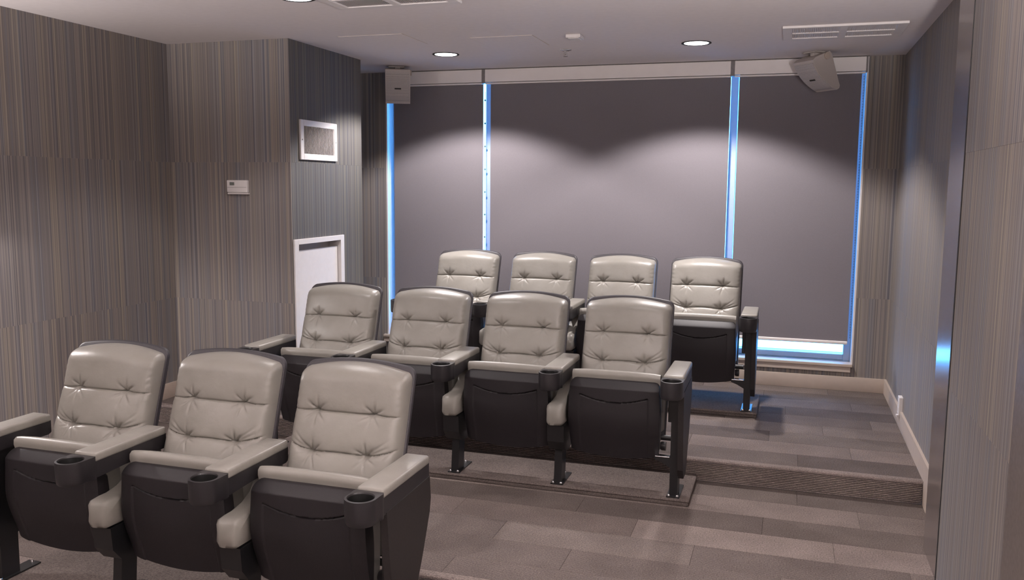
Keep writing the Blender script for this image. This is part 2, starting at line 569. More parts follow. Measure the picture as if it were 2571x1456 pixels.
# sill board with apron
wpart('window_sill', box(WX0 - 0.03, WX1 - 0.0, YB - 0.030, YB + 0.14, WZ0 - 0.020, WZ0 + 0.003, 0.004), M['trim'])
wpart('apron', box(WX0 - 0.03, WX1 - 0.012, YB - 0.020, YB, 0.143, WZ0 - 0.020, 0.002), M['trim'])
o = obj('outside_ledge', box(-6.0, 1.6, YB + 0.24, YB + 0.75, -0.2, 0.16), M['ledge'])
tag(o, 'narrow concrete ledge outside the window', kind='structure')

# ------------------------------------------------------------------ roller blinds
FZ0, FZ1 = 2.362, 2.472
BY = YB + 0.012
def blind(x0, x1, zb, fx0, fx1, label):
    cx = (x0 + x1)/2
    e = empty('roller_blind', (cx, YB, zb), label=label, cat='roller blind', group='grey roller blinds across the back wall')
    def part(name, bm, mat, par=e, smooth=None):
        for v in bm.verts: v.co -= Vector((cx, YB, zb))
        return obj(name, bm, mat, par, smooth)
    part('blind_fabric', box(x0, x1, BY, BY + 0.0016, zb, FZ0 + 0.05), M['blind'])
    part('bottom_bar', box(x0, x1, BY - 0.008, BY + 0.010, zb - 0.002, zb + 0.024, 0.006, 3), M['fascia'], smooth=40)
    part('fascia', box(fx0, fx1, YB - 0.030, YB + 0.002, FZ0 + 0.008, FZ1, 0.002), M['fascia'])
    part('fascia_lip', box(fx0, fx1, YB - 0.022, YB + 0.010, FZ0 - 0.008, FZ0 + 0.004, 0.002), M['fascia'])
    part('roller', lathe([(0.02, fx0 + 0.01), (0.02, fx1 - 0.01)], (0, YB + 0.045, FZ0 + 0.055), 20, 'x'), M['grey_cap'], smooth=40)
    return e, part
bl, pl = blind(-4.030, -3.212, 0.335, -4.085, -3.215, 'narrow left roller blind beside the pillar, drawn down')
bm_, pm = blind(-3.148, -1.212, 0.335, -3.185, -1.215, 'widest roller blind in the middle of the back wall')
br, pr = blind(-1.150, -0.285, 0.352, -1.185, -0.262, 'right roller blind stopping just above the window sill')
pl('end_cap', box(-3.215, -3.185, YB - 0.026, YB + 0.03, FZ0, FZ1, 0.001), M['grey_cap'])
pm('end_cap', box(-1.215, -1.185, YB - 0.026, YB + 0.03, FZ0, FZ1, 0.001), M['grey_cap'])
pr('end_cap', box(-0.262, -0.250, YB - 0.026, YB + 0.03, FZ0, FZ1, 0.001), M['grey_cap'])
def bead_chain(part, x, z0, z1, step):
    bm = bmesh.new()
    add_box(bm, x - 0.0012, x + 0.0012, BY + 0.030, BY + 0.0324, z0, z1)
    z = z0
    while z < z1:
        bmesh.ops.create_icosphere(bm, subdivisions=1, radius=0.0045 if step < 0.1 else 0.009, matrix=Matrix.Translation((x, BY + 0.031, z)))
        z += step
    part('bead_chain', bm, M['grey_cap'])
bead_chain(pl, -3.207, 0.9, 2.30, 0.19)
bead_chain(pr, -0.268, 0.40, 2.35, 0.02)

# ------------------------------------------------------------------ theatre seats
def back_y(z):
    """rear plane of the back cushion: leans back towards the top"""
    return 0.012 + (z - 1.0)*0.33

BW = 0.243      # cushion half width
def top_z(x):
    return 0.985 - 0.024*(x/BW)**2

TUFTS = [(-0.125, 0.802), (0.125, 0.802), (-0.118, 0.648), (0.118, 0.648)]
def seam_z(k, x):
    ax = abs(x)
    if k == 0:
        return 0.802 + 0.004*math.cos(PI*x/0.25) - 0.0
    a = 0.648
    if ax < 0.118: return a + 0.010*math.cos(PI*x/0.236)
    return a + 0.030*((ax - 0.118)/0.125)**1.3

def cushion_mesh():
    NX, NZ = 110, 190
    zb = 0.30
    bm = bmesh.new()
    G = []
    for j in range(NZ + 1):
        row = []
        v = j/NZ
        for i in range(NX + 1):
            u = -1 + 2*i/NX
            # rounded corner outline at the top
            hw = BW
            zt0 = top_z(u*BW)
            z = zb + (zt0 - zb)*v
            dz = zt0 - z
            rc = 0.036
            inset = 0.0
            if dz < rc:
                inset = rc - math.sqrt(max(0.0, rc*rc - (rc - dz)**2))
            taper = 0.0 if z > 0.62 else 0.0
            x = u*(hw - inset - taper)
            ax = abs(u)
            # thickness: padded, rounded towards the edges
            edge = (1 - min(1, ax)**16)**0.40
            tope = max(0.0, 1 - max(0.0, 1 - max(0.0, dz)/0.065)**2.6)**0.5 if dz < 0.065 else 1.0
            th = 0.064 + 0.018*math.cos(ax*PI/2)
            # sections between seams puff out
            s1, s2 = seam_z(0, x), seam_z(1, x)
            if z > s1: q = (z - s1)/(zt0 - s1); puff = 0.019*max(0.0, math.sin(PI*min(1, q*0.72 + 0.004)))**0.26
            elif z > s2: q = (z - s2)/(s1 - s2); puff = 0.018*max(0.0, math.sin(PI*min(1, max(0, q))))**0.28 + 0.010*(1 - q)
            else: q = (s2 - z)/(s2 - 0.40); puff = 0.026*max(0.0, math.sin(PI*min(1, max(0, q))))**0.35 + 0.010
            th += puff*(0.55 + 0.45*math.cos(ax*PI/2))
            # the seams as narrow grooves
            g = 0.0
            for s in (s1, s2):
                d = abs(z - s)
                g += 0.006*math.exp(-(d/0.0028)**2)
            g *= 1 if ax < 0.93 else max(0, (1 - ax)/0.07)
            # tufts: dimple and radiating creases
            for k, (tx, tz) in enumerate(TUFTS):
                dx, dzz = x - tx, z - tz
                d = math.hypot(dx, dzz*0.9)
                ang = math.atan2(dzz, dx)
                seed = 1.7*k
                g += 0.012*math.exp(-(d/0.011)**2)
                if dzz > -0.002:
                    # soft hollow above the button with fanned creases
                    wd = 0.040 if k < 2 else 0.044
                    g += 0.0135*math.exp(-(dx/wd)**2)*math.exp(-((dzz)/0.030)**2)
                    cr = max(0.0, math.cos(7.0*(ang - PI/2) + 0.9*math.sin(seed)))**2
                    g += 0.0075*cr*math.exp(-((d - 0.020)/0.024)**2)
                else:
                    g += 0.004*math.exp(-(dx/0.03)**2)*math.exp(-(dzz/0.018)**2)
                    cr = max(0.0, math.cos(7.0*(ang + PI/2) + seed))**3
                    g += 0.0055*cr*math.exp(-((d - 0.022)/0.024)**2)
                # long crease towards the outer edge
                if k >= 2:
                    sx = 1 if tx > 0 else -1
                    out = dx*sx
                    if out > 0:
                        for m_, sl in ((0.0045, 0.55), (0.0035, 0.95)):
                            dd = dzz - out*sl*0.8
                            g += m_*math.exp(-(dd/0.006)**2)*math.exp(-((out - 0.04)/0.045)**2)
            # gathered corner creases
            if dz < 0.20 and ax > 0.86:
                g += 0.0016*math.sin(z*230 + u*4)*(ax - 0.86)/0.14
            th = max(0.01, (th - g))*edge*tope
            row.append(bm.verts.new((x, back_y(z) - th, z)))
        G.append(row)
    for j in range(NZ):
        for i in range(NX):
            bm.faces.new((G[j][i], G[j][i+1], G[j+1][i+1], G[j+1][i]))
    # rim to the rear plane
    ring = [G[0][i] for i in range(NX + 1)] + [G[j][NX] for j in range(1, NZ + 1)] + [G[NZ][i] for i in range(NX - 1, -1, -1)] + [G[j][0] for j in range(NZ - 1, 0, -1)]
    back = [bm.verts.new((v.co.x*0.995, back_y(v.co.z) + 0.006, v.co.z - 0.002)) for v in ring]
    n = len(ring)
    for i in range(n):
        bm.faces.new((ring[i], ring[(i+1) % n], back[(i+1) % n], back[i]))
    bm.faces.new(back)
    return to_mesh(bm, 'backrest_cushion', M['leather'], 75)

def shell_mesh():
    """curved dark shell behind the cushion, standing slightly proud of it"""
    bm = bmesh.new()
    def outline(grow, zb):
        pts = []
        hw = BW + grow
        rc = 0.044
        n = 24
        zt = lambda x: 0.985 + grow + 0.004 - 0.024*(x/BW)**2
        pts.append((-hw, zb))
        for k in range(7):
            a = PI - k*(PI/2)/6
            cxx = -hw + rc
            pts.append((cxx + rc*math.cos(a), zt(cxx) - rc + rc*math.sin(a)))
        for k in range(1, n):
            x = -hw + rc + (2*(hw - rc))*k/n
            pts.append((x, zt(x)))
        for k in range(7):
            a = PI/2 - k*(PI/2)/6
            cxx = hw - rc
            pts.append((cxx + rc*math.cos(a), zt(cxx) - rc + rc*math.sin(a)))
        pts.append((hw, zb))
        return pts
    layers = [(0.001, -0.003), (0.006, 0.000), (0.008, 0.010), (0.005, 0.021), (-0.004, 0.029)]
    rings = []
    for grow, dy in layers:
        rings.append([bm.verts.new((x, back_y(z) + 0.004 + dy, z)) for x, z in outline(grow, 0.27)])
    n = len(rings[0])
    for a, b in zip(rings, rings[1:]):
        for i in range(n):
            bm.faces.new((a[i], a[(i+1) % n], b[(i+1) % n], b[i]))
    bm.faces.new(rings[0][::-1])
    bm.faces.new(rings[-1])
    return to_mesh(bm, 'back_shell', M['shell'], 45)

SW = 0.236
def pan_mesh():
    """moulded underside of the tipped-up seat, facing the viewer"""
    NX, NZ = 110, 120
    bm = bmesh.new()
    G = []
    def half(z):
        w = 0.236 + 0.009*math.sin(PI*sstep(0.10, 0.62, z))
        rc = 0.034
        zt = 0.585
        if zt - z < rc: w -= (rc - math.sqrt(max(0, rc*rc - (rc - (zt - z))**2)))*0.85
        return w
    for j in range(NZ + 1):
        v = j/NZ
        row = []
        for i in range(NX + 1):
            u = -1 + 2*i/NX
            z0 = 0.108 + 0.034*abs(u)**2.0
            z = z0 + (0.585 - z0)*v
            x = u*half(z)
            # front profile: belly with a bevelled lip at the top
            y = -0.372 + 0.060*sstep(0.40, 0.05, z) - 0.004*math.sin(PI*v)
            if z > 0.542: y += 0.038*((z - 0.542)/0.043)**1.15
            y += 0.010*abs(u)**12 + 0.003*abs(u)**2
            # recessed field: sides and the smile-shaped upper border
            xs = 0.178 + 0.006*math.sin(PI*v)
            arc = 0.462 + 0.038*min(1, abs(x)/xs)**2
            din = min(xs - abs(x), arc - z)
            y += 0.0055*sstep(-0.003, 0.003, din)
            if 0 <= arc - z < 0.008 and abs(x) < xs: y += 0.006*math.sin(PI*(arc - z)/0.008)
            row.append(bm.verts.new((x, y, z)))
        G.append(row)
    for j in range(NZ):
        for i in range(NX):
            bm.faces.new((G[j][i], G[j][i+1], G[j+1][i+1], G[j+1][i]))
    ring = [G[0][i] for i in range(NX + 1)] + [G[j][NX] for j in range(1, NZ + 1)] + [G[NZ][i] for i in range(NX - 1, -1, -1)] + [G[j][0] for j in range(NZ - 1, 0, -1)]
    back = [bm.verts.new((v.co.x, max(v.co.y + 0.02, -0.30 + 0.05*(0.4 - v.co.z) if v.co.z < 0.5 else -0.315), v.co.z)) for v in ring]
    n = len(ring)
    for i in range(n):
        bm.faces.new((ring[i], ring[(i+1) % n], back[(i+1) % n], back[i]))
    bm.faces.new(back)
    for v in bm.verts:
        v.co.y -= 0.073
        v.co.z = 0.165 + (v.co.z - 0.108)*(0.429/0.477)
    return to_mesh(bm, 'seat_pan', M['charcoal'], 50)

def seat_cushion_mesh():
    """tipped-up upholstered cushion: seen as the band above the pan and its sides"""
    bm = bmesh.new()
    pts = [(-0.312, 0.560), (-0.320, 0.590), (-0.318, 0.612), (-0.304, 0.623), (-0.290, 0.622), (-0.262, 0.612),
           (-0.240, 0.585), (-0.225, 0.50), (-0.222, 0.36), (-0.228, 0.20), (-0.245, 0.150), (-0.290, 0.150), (-0.308, 0.30), (-0.318, 0.45)]
    N = 16
    xs = [-1 + 2*i/N for i in range(N + 1)]
    rings = []
    for u in xs:
        sc_ = 1 - 0.10*abs(u)**10
        cy, cz = -0.29, 0.39
        crown = 0.004*(1 - u*u)
        rings.append([bm.verts.new((u*SW*1.0, cy + (p[0] - cy)*sc_, cz + (p[1] - cz)*(1 - 0.018*abs(u)**8) + (crown if p[1] > 0.55 else 0))) for p in pts])
    n = len(pts)
    for a, b in zip(rings, rings[1:]):
        for i in range(n):
            bm.faces.new((a[i], a[(i+1) % n], b[(i+1) % n], b[i]))
    bm.faces.new(rings[0][::-1])
    bm.faces.new(rings[-1])
    for v in bm.verts:
        v.co.y -= 0.072
        v.co.z = 0.215 + (v.co.z - 0.150)*(0.420/0.473)
    return to_mesh(bm, 'seat_cushion', M['leather'], 60)

def arm_mesh():
    """dark arm body, x centred on 0, slimmer to the rear"""
    pts = [(-0.150, 0.642), (-0.150, 0.588), (-0.165, 0.580), (-0.40, 0.580), (-0.53, 0.574), (-0.556, 0.574), (-0.556, 0.644)]
    bm = extrude(pts, 'x', -0.048, 0.048, 0.005, 2)
    return to_mesh(bm, 'armrest', M['charcoal_smooth'], 40)

def pad_mesh():
    bm = box(-0.050, 0.050, -0.555, -0.148, 0.636, 0.672, 0.010, 3)
    for v in bm.verts:
        t = (v.co.y + 0.555)/0.407
        if v.co.z > 0.65: v.co.z += 0.004*math.sin(PI*t)
        # slightly narrower at the rear, soft outer corner
        v.co.x *= 1.04 - 0.04*t
    return to_mesh(bm, 'arm_pad', M['leather'], 50)

def cup_mesh():
    """stadium shaped arm end with a round well"""
    bm = bmesh.new()
    n = 48
    cy = -0.622
    def outer(a, k):
        c, s_ = abs(math.cos(a)), math.sin(a)
        r = 0.0565
        if s_ > 0:
            r = min((0.622 - 0.554)/max(s_, 1e-6), 0.0565/max(c, 1e-6))
            if s_ > 0.5: k = 1.0
        return r*k
    levels = [('o', 0.90, 0.572), ('o', 0.955, 0.576), ('o', 0.985, 0.592), ('o', 1.0, 0.656), ('o', 0.985, 0.661),
              ('i', 0.0480, 0.662), ('i', 0.0455, 0.657), ('i', 0.0425, 0.590), ('i', 0.002, 0.588)]
    rings = []
    for kind, k, z in levels:
        ring = []
        for i in range(n):
            a = 2*PI*i/n
            r = outer(a, k) if kind == 'o' else k
            ring.append(bm.verts.new((r*math.cos(a), cy + r*math.sin(a), z)))
        rings.append(ring)
    for p, q in zip(rings, rings[1:]):
        for i in range(n):
            bm.faces.new((p[i], p[(i+1) % n], q[(i+1) % n], q[i]))
    bm.faces.new(rings[0][::-1])
    f_ = bm.faces.new(rings[-1])
    f_.material_index = 1
    for f_ in bm.faces:
        c_ = f_.calc_center_median()
        if 0.58 < c_.z < 0.6585 and math.hypot(c_.x, c_.y - cy) < 0.0465: f_.material_index = 1
    me = to_mesh(bm, 'cup_holder', M['charcoal_smooth'], 40)
    me.materials.append(M['well'])
    return me

def bolt_mesh():
    return to_mesh(lathe([(0.0, 0.011), (0.006, 0.010), (0.009, 0.004), (0.009, 0.0)], (0, 0, 0), 10), 'bolt', M['chrome'], 50)

ME = dict(cush=cushion_mesh(), shell=shell_mesh(), pan=pan_mesh(), seat=seat_cushion_mesh(), arm=arm_mesh(), pad=pad_mesh(), cup=cup_mesh(), bolt=bolt_mesh())
ME['leg'] = to_mesh(extrude([(-0.425, 0.006), (-0.335, 0.006), (-0.315, 0.25), (-0.400, 0.25)], 'x', -0.021, 0.021, 0.003, 1), 'leg', M['black_metal'])
ME['leg_end'] = to_mesh(extrude([(-0.425, 0.006), (-0.335, 0.006), (-0.330, 0.579), (-0.425, 0.579)], 'x', -0.021, 0.021, 0.003, 1), 'leg', M['black_metal'])
ME['foot'] = to_mesh(extrude([(-0.034, -0.445), (0.034, -0.445), (0.034, -0.235), (-0.034, -0.235)], 'z', 0.0, 0.007, 0.002, 1), 'foot_plate', M['black_metal'])
ME['bracket'] = to_mesh(extrude([(-0.488, 0.342), (-0.25, 0.345), (-0.22, 0.29), (-0.26, 0.225), (-0.35, 0.180), (-0.435, 0.195), (-0.480, 0.25)], 'x', -0.046, 0.046, 0.006, 2), 'hinge_bracket', M['black_metal'])
def hip_pad_mesh():
    """padded leather cover on the shared standard: a block that sweeps up to the rear of the arm"""
    pts = [(-0.503, 0.346), (-0.513, 0.362), (-0.516, 0.400), (-0.513, 0.440), (-0.500, 0.457), (-0.460, 0.461), (-0.415, 0.462), (-0.36, 0.472), (-0.31, 0.500), (-0.275, 0.545),
           (-0.262, 0.586), (-0.165, 0.586), (-0.165, 0.46), (-0.20, 0.37), (-0.30, 0.345), (-0.42, 0.343)]
    bm = bmesh.new()
    N = 8
    rings = []
    cy, cz = -0.44, 0.402
    for i in range(N + 1):
        u = -1 + 2*i/N
        s_ = 1 - 0.15*abs(u)**6
        ring = []
        for k, p in enumerate(pts):
            wob = 0.0035*math.sin(k*2.1 + u*3.0)
            wide = 1.0 - 0.35*sstep(-0.44, -0.34, p[0])
            f_ = s_ if p[0] < -0.40 else 1
            ring.append(bm.verts.new((u*0.045*wide, cy + (p[0] - cy)*f_ + wob, cz + (p[1] - cz)*f_)))
        rings.append(ring)
    n = len(pts)
    for a, b in zip(rings, rings[1:]):
        for i in range(n):
            bm.faces.new((a[i], a[(i+1) % n], b[(i+1) % n], b[i]))
    bm.faces.new(rings[0][::-1])
    bm.faces.new(rings[-1])
    return to_mesh(bm, 'hip_pad', M['leather'], 60)
ME['hip'] = hip_pad_mesh()
ME['end'] = to_mesh(extrude([(-0.150, 0.588), (-0.140, 0.50), (-0.150, 0.45), (-0.210, 0.32), (-0.290, 0.17), (-0.325, 0.105), (-0.430, 0.105),
                             (-0.470, 0.16), (-0.500, 0.33), (-0.520, 0.50), (-0.530, 0.580)], 'x', -0.014, 0.014, 0.003, 1), 'end_panel', M['panel_board'])
ME['stop'] = to_mesh(extrude([(-0.085, 0.205), (0.0, 0.205), (0.0, 0.150), (-0.045, 0.175), (-0.085, 0.190)], 'y', -0.415, -0.375, 0.002, 1), 'seat_stop', M['black_metal'])
ME['stop_cap'] = to_mesh(box(-0.082, -0.004, -0.418, -0.380, 0.204, 0.210, 0.002), 'stop_plate', M['chrome'])
ME['plate'] = to_mesh(box(-0.046, -0.022, -0.36, -0.30, 0.38, 0.54, 0.003), 'spring_box', M['black_metal'])
ME['pivot'] = to_mesh(lathe([(0.0, -0.018), (0.020, -0.018), (0.024, -0.010), (0.024, 0.010), (0.0, 0.012)], (0, -0.315, 0.235), 18, 'x'), 'pivot', M['charcoal_smooth'], 40)
ME['cross'] = to_mesh(lathe([(0.015, -0.24), (0.015, 0.29)], (0, -0.275, 0.27), 14, 'x'), 'cross_tube', M['black_metal'], 40)

def standard(seat, x, kind):
    """arm with cup holder, leg and foot; kind 'inner', 'right' or 'left'"""
    def p(name, me, par, loc=(x, 0, 0), sx=1):
        o = link(name, me, par)
        if par is seat: o.location = loc
        else: o.location = (0, 0, 0)
        return o
    arm = p('armrest', ME['arm'], seat)
    p('arm_pad', ME['pad'], arm)
    p('cup_holder', ME['cup'], arm)
    leg = p('leg', ME['leg' if kind == 'inner' else 'leg_end'], seat)
    p('foot_plate', ME['foot'], leg)
    for bx, by in ((-0.022, -0.435), (0.022, -0.435), (0.0, -0.25)):
        b = p('bolt', ME['bolt'], leg)
        b.location = (bx, by, 0.006)
    if kind == 'inner':
        p('hinge_bracket', ME['bracket'], seat)
        p('hip_pad', ME['hip'], seat)
    else:
        s = 1 if kind == 'right' else -1
        p('end_panel', ME['end'], seat, (x + s*0.037, 0, 0))
        if s > 0:
            st = p('seat_stop', ME['stop'], seat, (x - 0.02, 0, 0))
            p('stop_plate', ME['stop_cap'], st)
            p('spring_box', ME['plate'], seat)

def make_seat(loc, first, last, label):
    e = empty('theater_seat', loc, label=label, cat='theater seat', group='grey leather theatre seats')
    link('backrest', ME['cush'], e)
    link('back_shell', ME['shell'], e)
    link('seat_cushion', ME['seat'], e)
    link('seat_pan', ME['pan'], e)
    link('cross_tube', ME['cross'], e)
    for s in ((-1, 1) if first else (1,)):
        o = link('pivot', ME['pivot'], e)
        o.location = (s*0.256, 0, 0)
    if first: standard(e, -0.325, 'left')
    standard(e, 0.325 if last else 0.30, 'right' if last else 'inner')
    return e

LABELS = {
 3: ['back row theatre seat nearest the pillar, in front of the narrow blind gap',
     'back row theatre seat second from the pillar, half hidden by the middle row',
     'back row theatre seat second from the right end, before the widest blind',
     'back row theatre seat at the right end, black tipped seat fully in view'],
 2: ['middle row theatre seat at the left end, in front of the white access panel',
     'middle row theatre seat second from the left, behind the rightmost front row seat',
     'middle row theatre seat second from the right end',
     'middle row theatre seat at the right end beside the carpeted step'],
 1: ['front row theatre seat nearest the left wall, cut by the left picture edge',
     'front row theatre seat in the middle of its three',
     'front row theatre seat at the right end with a dark side panel']}
for r in (3, 2, 1):
    R = ROWS[r]
    for i in range(R['n']):
        make_seat((R['x'] + PITCH*i, R['y'], R['z']), i == 0, i == R['n'] - 1, LABELS[r][i])

# ------------------------------------------------------------------ things on the walls
# wall grille with vertical louvres on the pillar
def part_at(e, name, bm, mat, smooth=None):
    for v in bm.verts: v.co -= e.location
    return obj(name, bm, mat, e, smooth)
g = empty('wall_vent', (XP, 5.516, 1.69), label='white framed air grille with vertical slats on the pillar side', cat='vent')
gy0, gy1, gz0, gz1 = 5.265, 5.767, 1.690, 1.962
fw = 0.042
part_at(g, 'backing', box(XP, XP + 0.003, gy0 + fw - 0.002, gy1 - fw + 0.002, gz0 + fw - 0.002, gz1 - fw + 0.002), M['grey_cap'])
part_at(g, 'frame_side', box(XP, XP + 0.014, gy0, gy0 + fw, gz0, gz1, 0.003), M['white'])
part_at(g, 'frame_side', box(XP, XP + 0.014, gy1 - fw, gy1, gz0, gz1, 0.003), M['white'])
part_at(g, 'frame_side', box(XP, XP + 0.014, gy0 + fw, gy1 - fw, gz1 - fw, gz1, 0.003), M['white'])
part_at(g, 'frame_side', box(XP, XP + 0.014, gy0 + fw, gy1 - fw, gz0, gz0 + fw, 0.003), M['white'])
ns = 24
for k in range(ns):
    y = gy0 + fw + (gy1 - gy0 - 2*fw)*(k + 0.5)/ns
    part_at(g, 'slat', extrude([(XP + 0.003, y + 0.004), (XP + 0.004, y + 0.006), (XP + 0.013, y - 0.002), (XP + 0.012, y - 0.004)], 'z', gz0 + fw, gz1 - fw), M['white_matt'])
for y in (gy0 + 0.02, gy1 - 0.02):
    part_at(g, 'screw', lathe([(0.0, 0.0), (0.005, 0.0), (0.005, 0.002), (0.0, 0.003)], (XP + 0.014, y, 1.826), 10, 'x'), M['grey_cap'])

# recessed access panel on the pillar
a = empty('access_panel', (XP, 5.508, 0.30), label='white recessed access panel with its door ajar on the pillar side', cat='access panel')
y0, y1, z0, z1 = AP
fo = 0.052
oy0, oy1, oz0, oz1 = 5.165, 5.856, 0.285, 1.147
for nm, bmx in (('frame_side', box(XP - 0.09, XP + 0.012, oy0, oy0 + fo, oz0, oz1, 0.002)), ('frame_side', box(XP - 0.09, XP + 0.012, oy1 - fo, oy1, oz0, oz1, 0.002)),
                ('frame_side', box(XP - 0.09, XP + 0.012, oy0 + fo, oy1 - fo, oz1 - 0.037, oz1, 0.002)), ('frame_side', box(XP - 0.09, XP + 0.012, oy0 + fo, oy1 - fo, oz0, oz0 + 0.037, 0.002))):
    part_at(a, nm, bmx, M['white'])
part_at(a, 'niche_back', box(XP - 0.098, XP - 0.09, oy0 + 0.02, oy1 - 0.02, oz0 + 0.02, oz1 - 0.02), M['white_matt'])
lf = part_at(a, 'door_leaf', box(XP - 0.035, XP - 0.017, oy0 + fo + 0.012, oy1 - fo - 0.003, oz0 + 0.045, 1.066, 0.002), M['white'])
for z in (0.95, 0.75):
    part_at(a, 'hinge', box(XP - 0.034, XP - 0.018, oy0 + fo, oy0 + fo + 0.011, z - 0.02, z + 0.02), M['grey_cap'])

# thermostat
t = empty('thermostat', (-4.358, Y1, 1.45), label='small white thermostat on the front of the pillar', cat='thermostat')
tx0, tx1, tz0, tz1 = -4.441, -4.277, 1.450, 1.547
part_at(t, 'body', box(tx0, tx1, Y1 - 0.026, Y1, tz0 + 0.012, tz1, 0.006, 3), M['white'], 40)
part_at(t, 'base_strip', box(tx0 + 0.004, tx1 + 0.004, Y1 - 0.022, Y1, tz0, tz0 + 0.011, 0.002), M['white_matt'])
part_at(t, 'display', box(tx0 + 0.026, tx0 + 0.062, Y1 - 0.0275, Y1 - 0.025, tz1 - 0.036, tz1 - 0.014), M['display'])
part_at(t, 'cover_line', box(tx0 + 0.006, tx1 - 0.006, Y1 - 0.0268, Y1 - 0.025, tz1 - 0.050, tz1 - 0.048), M['grey_cap'])

# power outlet on the right wall
e = empty('power_outlet', (0, 5.955, 0.085), label='white power outlet just above the right baseboard', cat='outlet')
part_at(e, 'cover_plate', box(-0.024, 0.0, 5.915, 5.990, 0.085, 0.200, 0.003), M['white'])
for z in (0.118, 0.162):
    part_at(e, 'socket', box(-0.0255, -0.023, 5.938, 5.968, z - 0.013, z + 0.013, 0.002), M['white_matt'])
part_at(e, 'plug_tab', box(-0.036, -0.002, 5.925, 5.950, 0.072, 0.086, 0.003), M['white_matt'])

# ------------------------------------------------------------------ things on the ceiling
def downlight(x, y, watts, label):
    e = empty('downlight', (x, y, H), label=label, cat='downlight', group='round recessed downlights')
    obj('trim_ring', lathe([(0.083, -0.0005), (0.098, -0.001), (0.099, -0.004), (0.094, -0.006), (0.083, -0.003)], (0, 0, 0), 40), M['dark_gap'], e, 60)
    obj('lens', lathe([(0.0, -0.0045), (0.079, -0.0045), (0.083, -0.002), (0.083, -0.0005)], (0, 0, 0), 40), M['lens'], e, 60)
    ld = bpy.data.lights.new('downlight_lamp', 'SPOT')
    ld.energy = watts
    ld.color = LAMP_COL
    ld.spot_size = math.radians(128)
    ld.spot_blend = 0.28
    ld.shadow_soft_size = 0.06
    lo = bpy.data.objects.new('downlight_lamp', ld)
    COL.objects.link(lo)
    lo.parent = e
    lo.location = (0, 0, -0.012)
DL_LABELS = ['round downlight in front of the narrow left blind', 'round downlight in front of the right window mullion',
             'round downlight at the top picture edge above the middle row',
             'added unseen downlight above the aisle beside the middle row, just over the picture edge', 'added unseen downlight in front of the left front row seat, above the picture', 'added unseen downlight near the entrance, above and right of the front row']
for k, (x, y, wt) in enumerate(DOWNLIGHTS):
    downlight(x, y, wt, DL_LABELS[k])

def ceiling_register(x0, x1, y0, y1, label):
    e = empty('ceiling_register', ((x0 + x1)/2, (y0 + y1)/2, H), label=label, cat='vent', group='ceiling air registers')
    P = lambda nm, bm, mt: part_at(e, nm, bm, mt)
    b = 0.055
    t_ = 0.014
    P('backing', box(x0 + 0.01, x1 - 0.01, y0 + 0.01, y1 - 0.01, H - 0.003, H), M['register_back'])
    P('frame_side', box(x0, x1, y0, y0 + b*0.6, H - t_, H, 0.002), M['white_matt'])
    P('frame_side', box(x0, x1, y1 - b, y1, H - t_, H, 0.002), M['white_matt'])
    P('frame_side', box(x0, x0 + b, y0 + b*0.6, y1 - b, H - t_, H, 0.002), M['white_matt'])
    P('frame_side', box(x1 - b, x1, y0 + b*0.6, y1 - b, H - t_, H, 0.002), M['white_matt'])
    xm, ym = (x0 + x1)/2, (y0 + y1)/2
    P('cross_bar', box(xm - 0.022, xm + 0.022, y0 + b*0.6, y1 - b, H - t_, H, 0.002), M['white_matt'])
    P('cross_bar', box(x0 + b, x1 - b, ym - 0.012, ym + 0.012, H - t_ + 0.001, H, 0.002), M['white_matt'])
    for (u0, u1) in ((x0 + b, xm - 0.022), (xm + 0.022, x1 - b)):
        n = 26
        for k in range(n):
            x = u0 + (u1 - u0)*(k + 0.5)/n
            P('slat', extrude([(x - 0.006, H - 0.003), (x - 0.003, H - 0.003), (x + 0.005, H - 0.009), (x + 0.002, H - 0.009)], 'y', y0 + b*0.6, y1 - b), M['white_matt'])
ceiling_register(-0.832, -0.138, 5.545, 6.00, 'louvred ceiling register near the right wall above the hanging speaker')
ceiling_register(-3.112, -2.42, 3.91, 4.368, 'louvred ceiling register cut by the top picture edge')

def hatch(x0, x1, y0, y1, label):
    e = empty('ceiling_hatch', ((x0 + x1)/2, (y0 + y1)/2, H), label=label, cat='hatch', group='flush ceiling hatches')
    part_at(e, 'joint', box(x0, x1, y0, y1, H - 0.0012, H), M['trim'])
    part_at(e, 'hatch_leaf', box(x0 + 0.004, x1 - 0.004, y0 + 0.004, y1 - 0.004, H - 0.0028, H, 0.0006, 1), M['ceiling'])
hatch(-3.60, -3.142, 5.18, 5.60, 'flush square ceiling hatch left of the sprinkler, before the left downlight')
hatch(-2.78, -2.355, 5.44, 5.86, 'faint flush ceiling hatch beside the small square sensor')

e = empty('ceiling_sensor', (-2.095, 5.53, H), label='small square white sensor box on the ceiling', cat='sensor')
part_at(e, 'housing', box(-2.145, -2.050, 5.475, 5.585, H - 0.022, H, 0.004), M['white_matt'])
part_at(e, 'cover', box(-2.133, -2.062, 5.487, 5.573, H - 0.026, H - 0.021, 0.002), M['white'])

